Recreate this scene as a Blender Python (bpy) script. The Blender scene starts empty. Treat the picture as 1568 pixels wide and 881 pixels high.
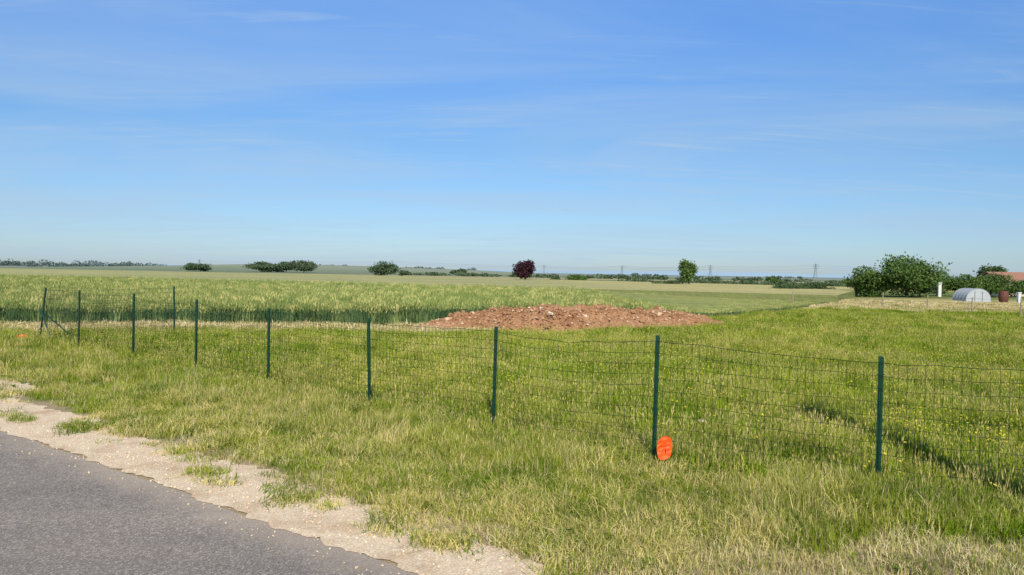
import bpy, bmesh, math, random
import numpy as np
from mathutils import Vector, Matrix, noise as mnoise

rng = np.random.default_rng(7)
random.seed(7)
scene = bpy.context.scene
scene.view_settings.view_transform = 'Standard'
scene.view_settings.look = 'None'
scene.view_settings.exposure = 0

SUN_EL = 38.0
SUN_DIR = Vector((0.10, -1.0, 0)).normalized()   # horizontal direction towards the sun

# ------------------------------------------------------------------ helpers
def link(o, parent=None):
    scene.collection.objects.link(o)
    if parent is not None:
        o.parent = parent
    return o

def mesh_obj(name, verts, faces, mats, midx=None, smooth=False, parent=None, do_link=True):
    me = bpy.data.meshes.new(name)
    v = [tuple(map(float, p)) for p in verts] if not isinstance(verts, list) else verts
    me.from_pydata(v, [], faces)
    for m in mats:
        me.materials.append(m)
    if midx is not None:
        me.polygons.foreach_set("material_index", np.asarray(midx, dtype=np.int32))
    if smooth:
        me.polygons.foreach_set("use_smooth", np.ones(len(me.polygons), dtype=bool))
    me.update()
    o = bpy.data.objects.new(name, me)
    if do_link:
        link(o, parent)
    return o

class Mat:
    def __init__(self, name, rough=0.9, spec=0.2):
        self.m = bpy.data.materials.new(name)
        self.m.use_nodes = True
        self.nt = self.m.node_tree
        self.b = self.nt.nodes['Principled BSDF']
        self.b.inputs['Roughness'].default_value = rough
        self.b.inputs['Specular IOR Level'].default_value = spec
        self.out = self.nt.nodes['Material Output']
    def n(self, t, **kw):
        nd = self.nt.nodes.new(t)
        for k, v in kw.items():
            setattr(nd, k, v)
        return nd
    def l(self, a, b):
        self.nt.links.new(a, b)
    def setin(self, sock, v):
        if isinstance(v, bpy.types.NodeSocket):
            self.l(v, sock)
        elif isinstance(v, (tuple, list)) and len(v) == 3 and sock.type == 'RGBA':
            sock.default_value = (*v, 1)
        else:
            sock.default_value = v
    def pos(self):
        return self.n('ShaderNodeNewGeometry').outputs['Position']
    def math(self, op, a, b=0.0, clamp=False):
        nd = self.n('ShaderNodeMath', operation=op)
        nd.use_clamp = clamp
        self.setin(nd.inputs[0], a); self.setin(nd.inputs[1], b)
        return nd.outputs[0]
    def noise(self, vec, scale, detail=4, rough=0.55, dist=0.0, off=None, stretch=None):
        if off is not None or stretch is not None:
            mp = self.n('ShaderNodeMapping')
            self.l(vec, mp.inputs[0])
            if off is not None: mp.inputs['Location'].default_value = off
            if stretch is not None: mp.inputs['Scale'].default_value = stretch
            vec = mp.outputs[0]
        nd = self.n('ShaderNodeTexNoise')
        self.l(vec, nd.inputs['Vector'])
        nd.inputs['Scale'].default_value = scale
        nd.inputs['Detail'].default_value = detail
        nd.inputs['Roughness'].default_value = rough
        nd.inputs['Distortion'].default_value = dist
        return nd.outputs['Fac']
    def ramp(self, fac, stops, interp='LINEAR'):
        nd = self.n('ShaderNodeValToRGB')
        nd.color_ramp.interpolation = interp
        el = nd.color_ramp.elements
        while len(el) < len(stops):
            el.new(0.5)
        for e, (p, c) in zip(el, stops):
            e.position = p
            e.color = (*c, 1) if not isinstance(c, float) else (c, c, c, 1)
        self.setin(nd.inputs[0], fac)
        return nd.outputs[0]
    def mix(self, fac, a, b, mode='MIX'):
        nd = self.n('ShaderNodeMix', data_type='RGBA', blend_type=mode)
        self.setin(nd.inputs[0], fac)
        self.setin(nd.inputs[6], a); self.setin(nd.inputs[7], b)
        return nd.outputs[2]
    def smooth(self, v, lo, hi):
        nd = self.n('ShaderNodeMapRange', interpolation_type='SMOOTHSTEP')
        self.setin(nd.inputs[0], v)
        nd.inputs[1].default_value = lo; nd.inputs[2].default_value = hi
        return nd.outputs[0]
    def bump(self, h, strength=0.5, dist=0.02):
        nd = self.n('ShaderNodeBump')
        nd.inputs['Strength'].default_value = strength
        nd.inputs['Distance'].default_value = dist
        self.l(h, nd.inputs['Height'])
        self.l(nd.outputs[0], self.b.inputs['Normal'])
    def color(self, c):
        self.setin(self.b.inputs['Base Color'], c)

# ------------------------------------------------------------------ terrain
NX, NY, NC = 0.59, 0.807, 3.21
def sd(x, y):            # signed distance from the asphalt edge, + towards the meadow
    return NX * x + NY * y - NC
def sstep(v, a, b):
    t = np.clip((v - a) / (b - a), 0, 1)
    return t * t * (3 - 2 * t)
def hf(x, y):
    x = np.asarray(x, float); y = np.asarray(y, float)
    s = sd(x, y)
    m = sstep(s, 0.9, 2.2) * (1 - sstep(np.hypot(x, y), 80, 200))
    z = m * (0.022*np.sin(x*1.3+y*0.7)+0.018*np.sin(y*2.1-x*0.9+1.3)+0.03*np.sin(x*0.31+y*0.43+2)+0.03*np.sin(y*0.23-x*0.37))
    z = z + 5.0*np.exp(-((x+165)/105)**2-((y-560)/130)**2) + 2.0*np.exp(-((x+40)/80)**2-((y-600)/90)**2)
    return z

# ------------------------------------------------------------------ materials
def grass_mat(name, dark, green1, green2, dry, dry_amt=0.35, patch=0.5, pdry=0.0):
    M = Mat(name, 0.6, 0.25)
    p = M.pos()
    oi = M.n('ShaderNodeObjectInfo').outputs['Random']
    n1 = M.noise(p, patch, 2, 0.65)
    n0 = M.noise(p, 0.22, 3, 0.6, off=(9, 2, 0))
    n3 = M.noise(p, 1.6, 2, 0.6, off=(1, 12, 0))
    g = M.mix(M.ramp(n1, [(0.40, 0.0), (0.60, 1.0)]), green1, green2)
    g = M.mix(M.ramp(n3, [(0.30, 0.85), (0.52, 0.0)]), g, dark)
    dsel = M.math('ADD', M.math('ADD', M.math('MULTIPLY', oi, 0.5), M.math('MULTIPLY', n3, 0.35)), M.math('MULTIPLY', M.math('SUBTRACT', n0, 0.5), pdry))
    th = 0.675 - 0.5*dry_amt
    c = M.mix(M.ramp(dsel, [(max(th - 0.07, 0), 0.0), (min(th + 0.07, 1), 1.0)]), g, dry)
    v = M.math('ADD', M.math('MULTIPLY', oi, 0.65), 0.64)
    hs = M.n('ShaderNodeHueSaturation')
    M.l(c, hs.inputs['Color']); M.l(v, hs.inputs['Value'])
    df = M.n('ShaderNodeBsdfDiffuse'); M.l(hs.outputs[0], df.inputs[0])
    M.l(df.outputs[0], M.out.inputs[0]); M.nt.nodes.remove(M.b)
    return M.m

m_meadow = grass_mat('meadow_grass_blades', (0.075, 0.15, 0.008), (0.145, 0.245, 0.010), (0.25, 0.335, 0.016), (0.43, 0.39, 0.09), 0.13, 0.35, 0.85)
m_verge = grass_mat('verge_grass_blades', (0.08, 0.145, 0.010), (0.165, 0.25, 0.014), (0.28, 0.325, 0.03), (0.49, 0.41, 0.14), 0.24, 0.9, 0.9)
m_dry = grass_mat('straw_blades', (0.34, 0.28, 0.10), (0.46, 0.39, 0.15), (0.58, 0.49, 0.22), (0.60, 0.50, 0.27), 0.5, 0.8)
m_seed = grass_mat('seed_heads', (0.24, 0.23, 0.06), (0.30, 0.31, 0.07), (0.42, 0.39, 0.12), (0.5, 0.42, 0.17), 0.25, 0.8)
m_weed = grass_mat('weed_leaves', (0.09, 0.15, 0.02), (0.11, 0.19, 0.02), (0.15, 0.23, 0.025), (0.24, 0.25, 0.05), 0.15, 0.8)
m_yel = Mat('yellow_petals', 0.6).m
m_yel.node_tree.nodes['Principled BSDF'].inputs['Base Color'].default_value = (0.78, 0.66, 0.05, 1)
m_wstem = grass_mat('wheat_stems', (0.06, 0.115, 0.05), (0.08, 0.145, 0.06), (0.12, 0.195, 0.07), (0.22, 0.27, 0.09), 0.25, 0.5, 0.4)
m_wear = grass_mat('wheat_ears', (0.17, 0.23, 0.065), (0.22, 0.285, 0.085), (0.30, 0.34, 0.11), (0.43, 0.40, 0.16), 0.25, 0.08, 0.6)

# ground
G = Mat('meadow_ground', 0.95, 0.1)
p = G.pos()
sx = G.n('ShaderNodeSeparateXYZ'); G.l(p, sx.inputs[0])
X, Y = sx.outputs[0], sx.outputs[1]
nbig = G.noise(p, 0.12, 4)
t = G.math('ADD', G.math('ADD', Y, G.math('MULTIPLY', X, -0.10)), G.math('MULTIPLY', nbig, 10))
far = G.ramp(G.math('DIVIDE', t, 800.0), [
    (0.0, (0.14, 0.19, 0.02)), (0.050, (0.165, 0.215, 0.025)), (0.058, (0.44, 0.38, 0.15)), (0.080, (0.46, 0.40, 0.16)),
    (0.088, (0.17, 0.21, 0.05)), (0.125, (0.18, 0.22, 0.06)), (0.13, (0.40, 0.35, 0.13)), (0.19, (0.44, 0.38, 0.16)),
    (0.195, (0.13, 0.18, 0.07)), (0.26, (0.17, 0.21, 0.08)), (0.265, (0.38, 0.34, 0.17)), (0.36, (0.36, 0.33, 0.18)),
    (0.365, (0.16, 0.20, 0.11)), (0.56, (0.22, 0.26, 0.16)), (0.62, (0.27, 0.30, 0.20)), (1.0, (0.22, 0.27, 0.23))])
nf = G.noise(p, 3.0, 6, 0.65)
nf2 = G.noise(p, 40.0, 4, 0.7, off=(5, 1, 0))
nf3 = G.noise(p, 0.6, 5, 0.65, off=(5, 9, 0))
near = G.mix(G.ramp(nf, [(0.35, 0.0), (0.75, 1.0)]), (0.08, 0.12, 0.015), (0.17, 0.185, 0.035))
near = G.mix(G.ramp(nf2, [(0.5, 0.0), (0.85, 1.0)]), near, (0.26, 0.24, 0.09))
nearmask = G.smooth(Y, 30.0, 16.0)
far = G.mix(0.8, far, G.ramp(nf3, [(0.3, (0.72, 0.75, 0.7)), (0.7, (1.22, 1.15, 1.2))]), 'MULTIPLY')
far = G.mix(0.7, far, G.ramp(nf, [(0.3, (0.70, 0.72, 0.7)), (0.7, (1.25, 1.2, 1.2))]), 'MULTIPLY')
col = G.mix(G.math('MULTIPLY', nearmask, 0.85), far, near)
S = G.math('SUBTRACT', G.math('ADD', G.math('MULTIPLY', X, NX), G.math('MULTIPLY', Y, NY)), NC)
S2 = G.math('ADD', S, G.math('MULTIPLY', G.math('SUBTRACT', G.noise(p, 1.6, 5), 0.5), 1.4))
drym = G.smooth(S2, 1.6, 0.7)
col = G.mix(drym, col, G.mix(nf2, (0.32, 0.24, 0.12), (0.52, 0.40, 0.24)))
ex = G.math('POWER', G.math('DIVIDE', G.math('SUBTRACT', X, 2.9), 1.9), 2.0)
ey = G.math('POWER', G.math('DIVIDE', G.math('SUBTRACT', Y, 4.2), 0.85), 2.0)
e = G.math('ADD', G.math('ADD', ex, ey), G.math('MULTIPLY', G.noise(p, 2.5, 4), 0.8))
dp = G.smooth(e, 1.7, 1.1)
col = G.mix(dp, col, G.mix(nf2, (0.22, 0.16, 0.09), (0.48, 0.38, 0.22)))
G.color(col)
G.bump(nf2, 0.8, 0.03)

k = 8.0; N = 400
u = np.linspace(-1, 1, N)
gx = np.sinh(k*u)/np.sinh(k)*4000
gy = 12 + np.sinh(k*u)/np.sinh(k)*4500
XX, YY = np.meshgrid(gx, gy)
ZZ = hf(XX, YY)
verts = np.stack([XX.ravel(), YY.ravel(), ZZ.ravel()], 1)
i = np.arange(N-1)
A, B = np.meshgrid(i, i)
a = (B*N + A).ravel()
faces = np.stack([a, a+1, a+N+1, a+N], 1)
def np_mesh(name, verts, faces, mats, midx=None, smooth=True, parent=None, do_link=True):
    verts = np.asarray(verts, np.float32); faces = np.asarray(faces, np.int32)
    me = bpy.data.meshes.new(name)
    nv, nfc, kk = len(verts), len(faces), faces.shape[1]
    me.vertices.add(nv); me.loops.add(nfc*kk); me.polygons.add(nfc)
    me.vertices.foreach_set('co', verts.ravel())
    me.loops.foreach_set('vertex_index', faces.ravel())
    me.polygons.foreach_set('loop_start', np.arange(0, nfc*kk, kk, dtype=np.int32))
    for m in mats: me.materials.append(m)
    if midx is not None:
        me.polygons.foreach_set('material_index', np.asarray(midx, np.int32))
    me.polygons.foreach_set('use_smooth', np.full(nfc, smooth, dtype=bool))
    me.update(calc_edges=True); me.validate()
    o = bpy.data.objects.new(name, me)
    if do_link: link(o, parent)
    return o
np_mesh('ground', verts, faces, [G.m])

# ------------------------------------------------------------------ road + gravel shoulder
P0 = np.array([-0.56, 4.37]); U = np.array([-0.807, 0.59]); Nn = np.array([0.59, 0.807])
def fbm(x, seed=0.0, oct=5):
    return sum(mnoise.noise(Vector((x*(2**o), seed+o*7.3, 0)))/(1.6**o) for o in range(oct))
def strip(name, s0, s1, ds, inner, outer, z, mat, across=6):
    ss = np.arange(s0, s1, ds)
    vs = []
    for s in ss:
        a_, b_ = inner(s), outer(s)
        for j in range(across):
            d = a_ + (b_-a_)*j/(across-1)
            q = P0 + U*s + Nn*d
            vs.append((q[0], q[1], z + float(hf(q[0], q[1]))))
    fs = []
    for r in range(len(ss)-1):
        for j in range(across-1):
            b0 = r*across+j
            fs.append((b0, b0+1, b0+across+1, b0+across))
    return np_mesh(name, vs, fs, [mat])

R = Mat('asphalt', 0.9, 0.15)
p = R.pos()
vo = R.n('ShaderNodeTexVoronoi'); R.l(p, vo.inputs['Vector']); vo.inputs['Scale'].default_value = 95
ag = R.ramp(vo.outputs['Color'], [(0.1, (0.20, 0.172, 0.142)), (0.6, (0.295, 0.255, 0.212)), (0.95, (0.52, 0.455, 0.375))])
big = R.noise(p, 0.7, 5, 0.6)
c = R.mix(0.75, ag, R.ramp(big, [(0.3, (0.76, 0.76, 0.77)), (0.7, (1.1, 1.07, 1.04))]), 'MULTIPLY')
fine = R.noise(p, 160, 3, 0.7)
c = R.mix(0.7, c, R.ramp(fine, [(0.3, (0.55, 0.55, 0.55)), (0.7, (1.35, 1.33, 1.3))]), 'MULTIPLY')
sx = R.n('ShaderNodeSeparateXYZ'); R.l(p, sx.inputs[0])
S = R.math('SUBTRACT', R.math('ADD', R.math('MULTIPLY', sx.outputs[0], NX), R.math('MULTIPLY', sx.outputs[1], NY)), NC)
S = R.math('ADD', S, R.math('MULTIPLY', R.math('SUBTRACT', R.noise(p, 4, 5), 0.5), 0.5))
c = R.mix(R.math('MULTIPLY', R.smooth(S, -0.45, 0.05), 0.65), c, (0.50, 0.40, 0.29))
mpn = R.n('ShaderNodeMapping'); R.l(p, mpn.inputs[0]); mpn.inputs['Rotation'].default_value = (0, 0, math.radians(36.2)); mpn.inputs['Scale'].default_value = (0.12, 1.6, 1)
wt = R.noise(mpn.outputs[0], 1.0, 3, 0.5)
c = R.mix(0.6, c, R.ramp(wt, [(0.35, (0.78, 0.78, 0.8)), (0.65, (1.08, 1.06, 1.03))]), 'MULTIPLY')
R.color(c)
R.bump(vo.outputs['Distance'], 0.5, 0.01)
strip('road', -12, 140, 0.1, lambda s: -6.2, lambda s: 0.05*fbm(s*0.8, 3), 0.004, R.m, 4)

V = Mat('sandy_gravel', 0.95, 0.1)
p = V.pos()
vo = V.n('ShaderNodeTexVoronoi'); V.l(p, vo.inputs['Vector']); vo.inputs['Scale'].default_value = 80
c = V.ramp(vo.outputs['Color'], [(0.1, (0.62, 0.46, 0.29)), (0.5, (0.75, 0.58, 0.39)), (0.9, (0.84, 0.70, 0.50))])
big = V.noise(p, 2.2, 6, 0.7)
c = V.mix(V.ramp(big, [(0.48, 0.0), (0.72, 0.8)]), c, (0.45, 0.30, 0.16))
f = V.noise(p, 90, 3, 0.7)
c = V.mix(0.6, c, V.ramp(f, [(0.3, (0.72, 0.70, 0.66)), (0.7, (1.15, 1.14, 1.12))]), 'MULTIPLY')
V.color(c)
V.bump(vo.outputs['Distance'], 0.45, 0.012)
def g_in(s): return 0.0 + 0.09*fbm(s*1.1, 11) + 0.045*fbm(s*6, 31)
def g_out(s):
    return 0.64 + 0.18*float(sstep(s, 0.5, 3.0)) + 0.75*float(sstep(s, 8.0, 9.4)) + 0.16*fbm(s*0.7, 21) + 0.09*fbm(s*4, 41)
strip('gravel_shoulder', -12, 60, 0.04, g_in, g_out, 0.008, V.m, 12)

# ------------------------------------------------------------------ blade tufts
def tuft(name, specs, seed):
    r_ = np.random.default_rng(seed)
    vs, fs, mi, mats = [], [], [], []
    for sp in specs:
        if sp['mat'] not in mats: mats.append(sp['mat'])
        m_i = mats.index(sp['mat'])
        for _ in range(sp['n']):
            ang = r_.uniform(0, 2*np.pi); rad = sp['r']*math.sqrt(r_.uniform())
            bx, by = rad*math.cos(ang), rad*math.sin(ang)
            h = r_.uniform(*sp['h']); w = sp['w']*r_.uniform(0.7, 1.3)
            la = r_.uniform(0, 2*np.pi); ln = abs(r_.normal(0, sp['lean']))*h
            fa = r_.uniform(0, np.pi)
            dx, dy = math.cos(fa)*w/2, math.sin(fa)*w/2
            lx, ly = math.cos(la)*ln, math.sin(la)*ln
            b = len(vs)
            z1 = h*0.55
            vs += [(bx-dx, by-dy, -0.02), (bx+dx, by+dy, -0.02),
                   (bx+lx*0.3+dx*0.8, by+ly*0.3+dy*0.8, z1), (bx+lx*0.3-dx*0.8, by+ly*0.3-dy*0.8, z1)]
            tz = h*(1 - 0.25*min(ln/h, 1))
            tip = (bx+lx, by+ly, tz)
            vs += [tip]
            fs += [(b, b+1, b+2, b+3), (b+3, b+2, b+4)]
            mi += [m_i, m_i]
            hd = sp.get('head')
            if hd:
                hm, hw, hl = hd
                if hm not in mats: mats.append(hm)
                hi = mats.index(hm)
                for q in range(2):
                    a2 = fa + q*np.pi/2
                    ex, ey = math.cos(a2)*hw/2, math.sin(a2)*hw/2
                    b = len(vs)
                    ux, uy = lx*0.25*hl/h, ly*0.25*hl/h
                    vs += [(tip[0]-ux, tip[1]-uy, tip[2]-hl*0.3), (tip[0]+ex, tip[1]+ey, tip[2]+hl*0.1),
                           (tip[0]+ux, tip[1]+uy, tip[2]+hl*0.7), (tip[0]-ex, tip[1]-ey, tip[2]+hl*0.1)]
                    fs += [(b, b+1, b+2, b+3)]; mi += [hi]
    return mesh_obj(name, vs, fs, mats, mi, do_link=False)

def coll(name, objs):
    c_ = bpy.data.collections.new(name)
    for o in objs: c_.objects.link(o)
    return c_

def scatter(name, pts, scl, source_coll, nvar, tilt=0.12, zs=None):
    n = len(pts)
    me = bpy.data.meshes.new(name)
    me.vertices.add(n)
    me.vertices.foreach_set('co', np.asarray(pts, np.float32).ravel())
    rot = np.stack([rng.normal(0, tilt, n), rng.normal(0, tilt, n), rng.uniform(0, 2*np.pi, n)], 1).astype(np.float32)
    at = me.attributes.new('rot', 'FLOAT_VECTOR', 'POINT'); at.data.foreach_set('vector', rot.ravel())
    sc = np.stack([scl, scl, scl*(zs if zs is not None else 1)], 1).astype(np.float32)
    at = me.attributes.new('scl', 'FLOAT_VECTOR', 'POINT'); at.data.foreach_set('vector', sc.ravel())
    at = me.attributes.new('idx', 'INT', 'POINT'); at.data.foreach_set('value', rng.integers(0, nvar, n).astype(np.int32))
    me.update()
    o = bpy.data.objects.new(name, me); link(o)
    ng = bpy.data.node_groups.new(name+'_nodes', 'GeometryNodeTree')
    ng.interface.new_socket('Geometry', in_out='INPUT', socket_type='NodeSocketGeometry')
    ng.interface.new_socket('Geometry', in_out='OUTPUT', socket_type='NodeSocketGeometry')
    gi = ng.nodes.new('NodeGroupInput'); go = ng.nodes.new('NodeGroupOutput')
    ci = ng.nodes.new('GeometryNodeCollectionInfo'); ci.inputs['Collection'].default_value = source_coll
    ci.inputs['Separate Children'].default_value = True; ci.inputs['Reset Children'].default_value = True
    ip = ng.nodes.new('GeometryNodeInstanceOnPoints')
    ip.inputs['Pick Instance'].default_value = True
    def na(nm, ty):
        a_ = ng.nodes.new('GeometryNodeInputNamedAttribute'); a_.data_type = ty
        a_.inputs['Name'].default_value = nm
        return [s for s in a_.outputs if s.enabled and s.name == 'Attribute'][0]
    ng.links.new(gi.outputs[0], ip.inputs['Points'])
    ng.links.new(ci.outputs[0], ip.inputs['Instance'])
    ng.links.new(na('idx', 'INT'), ip.inputs['Instance Index'])
    ng.links.new(na('rot', 'FLOAT_VECTOR'), ip.inputs['Rotation'])
    ng.links.new(na('scl', 'FLOAT_VECTOR'), ip.inputs['Scale'])
    ng.links.new(ip.outputs[0], go.inputs[0])
    md = o.modifiers.new('scatter', 'NODES'); md.node_group = ng
    return o

def vnoise(x, y, sc, seed):
    return np.array([mnoise.noise(Vector((float(a_)*sc, float(b_)*sc, seed))) for a_, b_ in zip(x, y)])

wheat_poly = [(-75, 9), (-40, 16), (-14.8, 21.4), (-11.2, 21.9), (-3.0, 24.2), (8.7, 31.5), (14.5, 39), (21.5, 50), (10, 56), (-12, 66), (-60, 85), (-220, 130), (-230, 60)]
barley_poly = [(22.5, 51), (10.5, 57), (-12, 67), (-60, 86), (-220, 131), (-330, 300), (-120, 215), (-20, 165), (30, 112), (46, 96)]
def inpoly(x, y, poly):
    ins = np.zeros(len(x), bool)
    j = len(poly)-1
    for i_ in range(len(poly)):
        xi, yi = poly[i_]; xj, yj = poly[j]
        c_ = ((yi > y) != (yj > y)) & (x < (xj-xi)*(y-yi)/(yj-yi+1e-12)+xi)
        ins ^= c_
        j = i_
    return ins
def edge_dist(x, y, poly):
    best = np.full(len(x), 1e9)
    for (x0, y0), (x1, y1) in zip(poly[:-1], poly[1:]):
        dx, dy = x1-x0, y1-y0
        t_ = np.clip(((x-x0)*dx+(y-y0)*dy)/(dx*dx+dy*dy), 0, 1)
        best = np.minimum(best, np.hypot(x-x0-t_*dx, y-y0-t_*dy))
    return best
def sample(nmax, ymin, ymax, power, halfang=0.76):
    u_ = rng.uniform(size=nmax)
    q = 2-power
    y = (ymin**q + u_*(ymax**q-ymin**q))**(1/q)
    x = rng.uniform(-1, 1, nmax)*(halfang*y+0.8)
    return x, y
MOUND = (2.35, 24.9); ML = 5.5; MW = 1.9
def in_mound(x, y, k_=1.0):
    xr = (x-MOUND[0]); yr = (y-MOUND[1]) - 0.28*xr
    return (xr/(ML*k_))**2+(yr/(MW*k_))**2 < 1

t_me = [tuft('meadow_tuft', [dict(n=40, r=0.15, h=(0.06, 0.2), w=0.0075, lean=0.55, mat=m_meadow),
                             dict(n=3, r=0.13, h=(0.15, 0.26), w=0.003, lean=0.25, mat=m_seed, head=(m_seed, 0.007, 0.05))], s) for s in (1, 2, 3, 4)]
t_tall = [tuft('tall_tuft', [dict(n=28, r=0.09, h=(0.12, 0.32), w=0.006, lean=0.4, mat=m_meadow),
                             dict(n=8, r=0.10, h=(0.22, 0.44), w=0.003, lean=0.22, mat=m_seed, head=(m_seed, 0.009, 0.07))], s) for s in (5, 6, 7)]
t_ve = [tuft('verge_tuft', [dict(n=48, r=0.14, h=(0.03, 0.14), w=0.0055, lean=0.75, mat=m_verge),
                            dict(n=5, r=0.12, h=(0.05, 0.17), w=0.0035, lean=0.7, mat=m_dry)], s) for s in (8, 9, 10)]
t_dr = [tuft('dry_tuft', [dict(n=30, r=0.12, h=(0.02, 0.1), w=0.004, lean=1.1, mat=m_dry),
                          dict(n=12, r=0.12, h=(0.03, 0.1), w=0.005, lean=0.9, mat=m_verge)], s) for s in (11, 12)]
t_hl = [tuft('headland_tuft', [dict(n=34, r=0.16, h=(0.03, 0.13), w=0.010, lean=0.8, mat=m_dry)], s) for s in (13, 14)]
c_me, c_tall, c_ve, c_dr = coll('meadow_tufts', t_me), coll('tall_tufts', t_tall), coll('verge_tufts', t_ve), coll('dry_tufts', t_dr)
c_hl = coll('headland_tufts', t_hl)

def zed(x, y): return np.stack([x, y, hf(x, y)], 1)
front = wheat_poly[:8]
x, y = sample(66000, 4.2, 56, 1.4)
s = sd(x, y)
inw = inpoly(x, y, wheat_poly)
ed = edge_dist(x, y, front)
nA = vnoise(x, y, 0.5, 1.0); nB = vnoise(x, y, 1.7, 2.0)
drypatch = ((x-2.9)/1.9)**2+((y-4.2)/0.85)**2 + nB*0.8 < 1.0
strawstrip = (ed < 2.6+nA*1.2) & (x < 2)
near_marker = np.hypot(x-1.4, y-6.6) < 0.3
meadow = (s > 3.1+0.5*nA) & ~inw & ~in_mound(x, y, 0.93) & ~drypatch & ~strawstrip & ~((y > 42+nA*3) & (y < 60)) & ~near_marker
mx, my = x[meadow], y[meadow]
dist = np.hypot(mx, my)
scatter('meadow_grass', zed(mx, my), rng.uniform(0.75, 1.2, len(mx))*np.clip(0.9+0.35*dist/20, 0.9, 1.8)*(1+0.25*nA[meadow]), c_me, 4,
        zs=np.clip(0.88-0.016*(dist-8), 0.40, 0.9)*(1+0.4*nB[meadow]))
sw = strawstrip & ~inw & ~in_mound(x, y, 0.93) & (s > 4)
sw |= (y > 40+nA*3) & (y < 56) & ~inw & (x > 18)
scatter('dry_grass_strip', zed(x[sw], y[sw]), rng.uniform(1.4, 2.3, sw.sum()), c_hl, 2, zs=0.7)
x2, y2 = sample(11000, 4.0, 30, 1.3)
s2 = sd(x2, y2); n2 = vnoise(x2, y2, 0.8, 5.0)
fl = np.abs(s2-3.75-0.02*y2) < 0.3
tall = ((fl & (rng.uniform(size=len(x2)) < 0.8)) | ((s2 > 2.0) & (n2 > 0.15) & (rng.uniform(size=len(x2)) < 0.5))) & ~inpoly(x2, y2, wheat_poly) & ~in_mound(x2, y2, 1.0) & (edge_dist(x2, y2, front) > 2.5) & (((x2-2.9)/2.1)**2+((y2-4.2)/1.0)**2 > 1) & (np.hypot(x2-1.35, y2-6.4) > 0.6)
tall &= ~((x2 > 3.2) & (x2 < 5.6) & (s2 > 4.2) & (y2 < 11))
scatter('tall_grass', zed(x2[tall], y2[tall]), rng.uniform(0.5, 1.0, tall.sum()), c_tall, 3)
x3, y3 = sample(50000, 3.9, 32, 1.55)
s3 = sd(x3, y3); nn = vnoise(x3, y3, 1.3, 9.0); n4 = vnoise(x3, y3, 4.0, 12.0)
sal = (x3-P0[0])*U[0]+(y3-P0[1])*U[1]
outer = 0.58 + 0.18*sstep(sal, 0.5, 3.0) + 0.75*sstep(sal, 8.0, 9.4)
cover = sstep(s3+0.6*nn+0.35*n4, outer, outer+0.55)
dpp = ((x3-2.9)/1.9)**2+((y3-4.2)/0.85)**2 + nn*0.8 < 1.0
vg = (s3 < 3.7) & (s3 > 0.35) & (rng.uniform(size=len(x3)) < cover) & ~dpp
stray = (s3 > 0.28) & (s3 < outer+0.3) & (nn*0.6+n4 > 0.30) & (rng.uniform(size=len(x3)) < 0.85)
vg |= stray
hgt = np.clip(0.5+0.42*(s3[vg]-0.8), 0.42, 1.25)*(1+0.6*nn[vg]+0.4*n4[vg])
hgt = np.clip(hgt, 0.35, 1.9)*np.clip(0.35+np.hypot(x3[vg]-1.35, y3[vg]-6.35)-0.15, 0.4, 1.0)
scatter('verge_grass', zed(x3[vg], y3[vg]), rng.uniform(0.8, 1.25, vg.sum()), c_ve, 3, zs=hgt)
x4, y4 = sample(18000, 3.9, 26, 1.6)
s4 = sd(x4, y4); q4 = vnoise(x4, y4, 1.3, 19.0)
dpp = ((x4-2.9)/2.0)**2+((y4-4.2)/0.95)**2 + q4*0.8 < 1.1
d4 = dpp | ((s4 > 0.6) & (s4 < 2.8) & (q4 > 0.12-0.35*(s4 < 1.4)) & (rng.uniform(size=len(x4)) < 0.5))
d4 &= (s4 > 0.6)
scatter('dry_grass', zed(x4[d4], y4[d4]), rng.uniform(0.6, 1.15, d4.sum()), c_dr, 2)

def flower(name, seed):
    r_ = np.random.default_rng(seed); vs = []; fs = []; mi = []
    for _ in range(3):
        bx, by = r_.normal(0, 0.1, 2); h = r_.uniform(0.12, 0.26)
        b = len(vs)
        vs += [(bx-0.0015, by, 0), (bx+0.0015, by, 0), (bx+0.0015, by, h), (bx-0.0015, by, h)]; fs.append((b, b+1, b+2, b+3)); mi.append(0)
        for q in range(6):
            a_ = q*math.pi/3; b = len(vs)
            R_ = 0.010
            vs += [(bx, by, h), (bx+R_*math.cos(a_-.4), by+R_*math.sin(a_-.4), h+0.006), (bx+R_*1.25*math.cos(a_), by+R_*1.25*math.sin(a_), h-0.003), (bx+R_*math.cos(a_+.4), by+R_*math.sin(a_+.4), h+0.006)]
            fs.append((b, b+1, b+2, b+3)); mi.append(1)
    return mesh_obj(name, vs, fs, [m_weed, m_yel], mi, do_link=False)
c_fl = coll('flower_plants', [flower('flower_plant', s) for s in (1, 2, 3)])
x5, y5 = sample(6000, 5.5, 30, 0.9)
k5 = (sd(x5, y5) > 3.6) & (edge_dist(x5, y5, front) > 2.5) & ~inpoly(x5, y5, wheat_poly) & ~in_mound(x5, y5, 1.05)
f5 = vnoise(x5, y5, 0.6, 33)
k5 &= (rng.uniform(size=len(x5)) < np.clip(0.38+1.2*f5, 0.12, 0.85))
scatter('yellow_wildflowers', zed(x5[k5], y5[k5]), rng.uniform(0.8, 1.2, k5.sum()), c_fl, 3)
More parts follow.
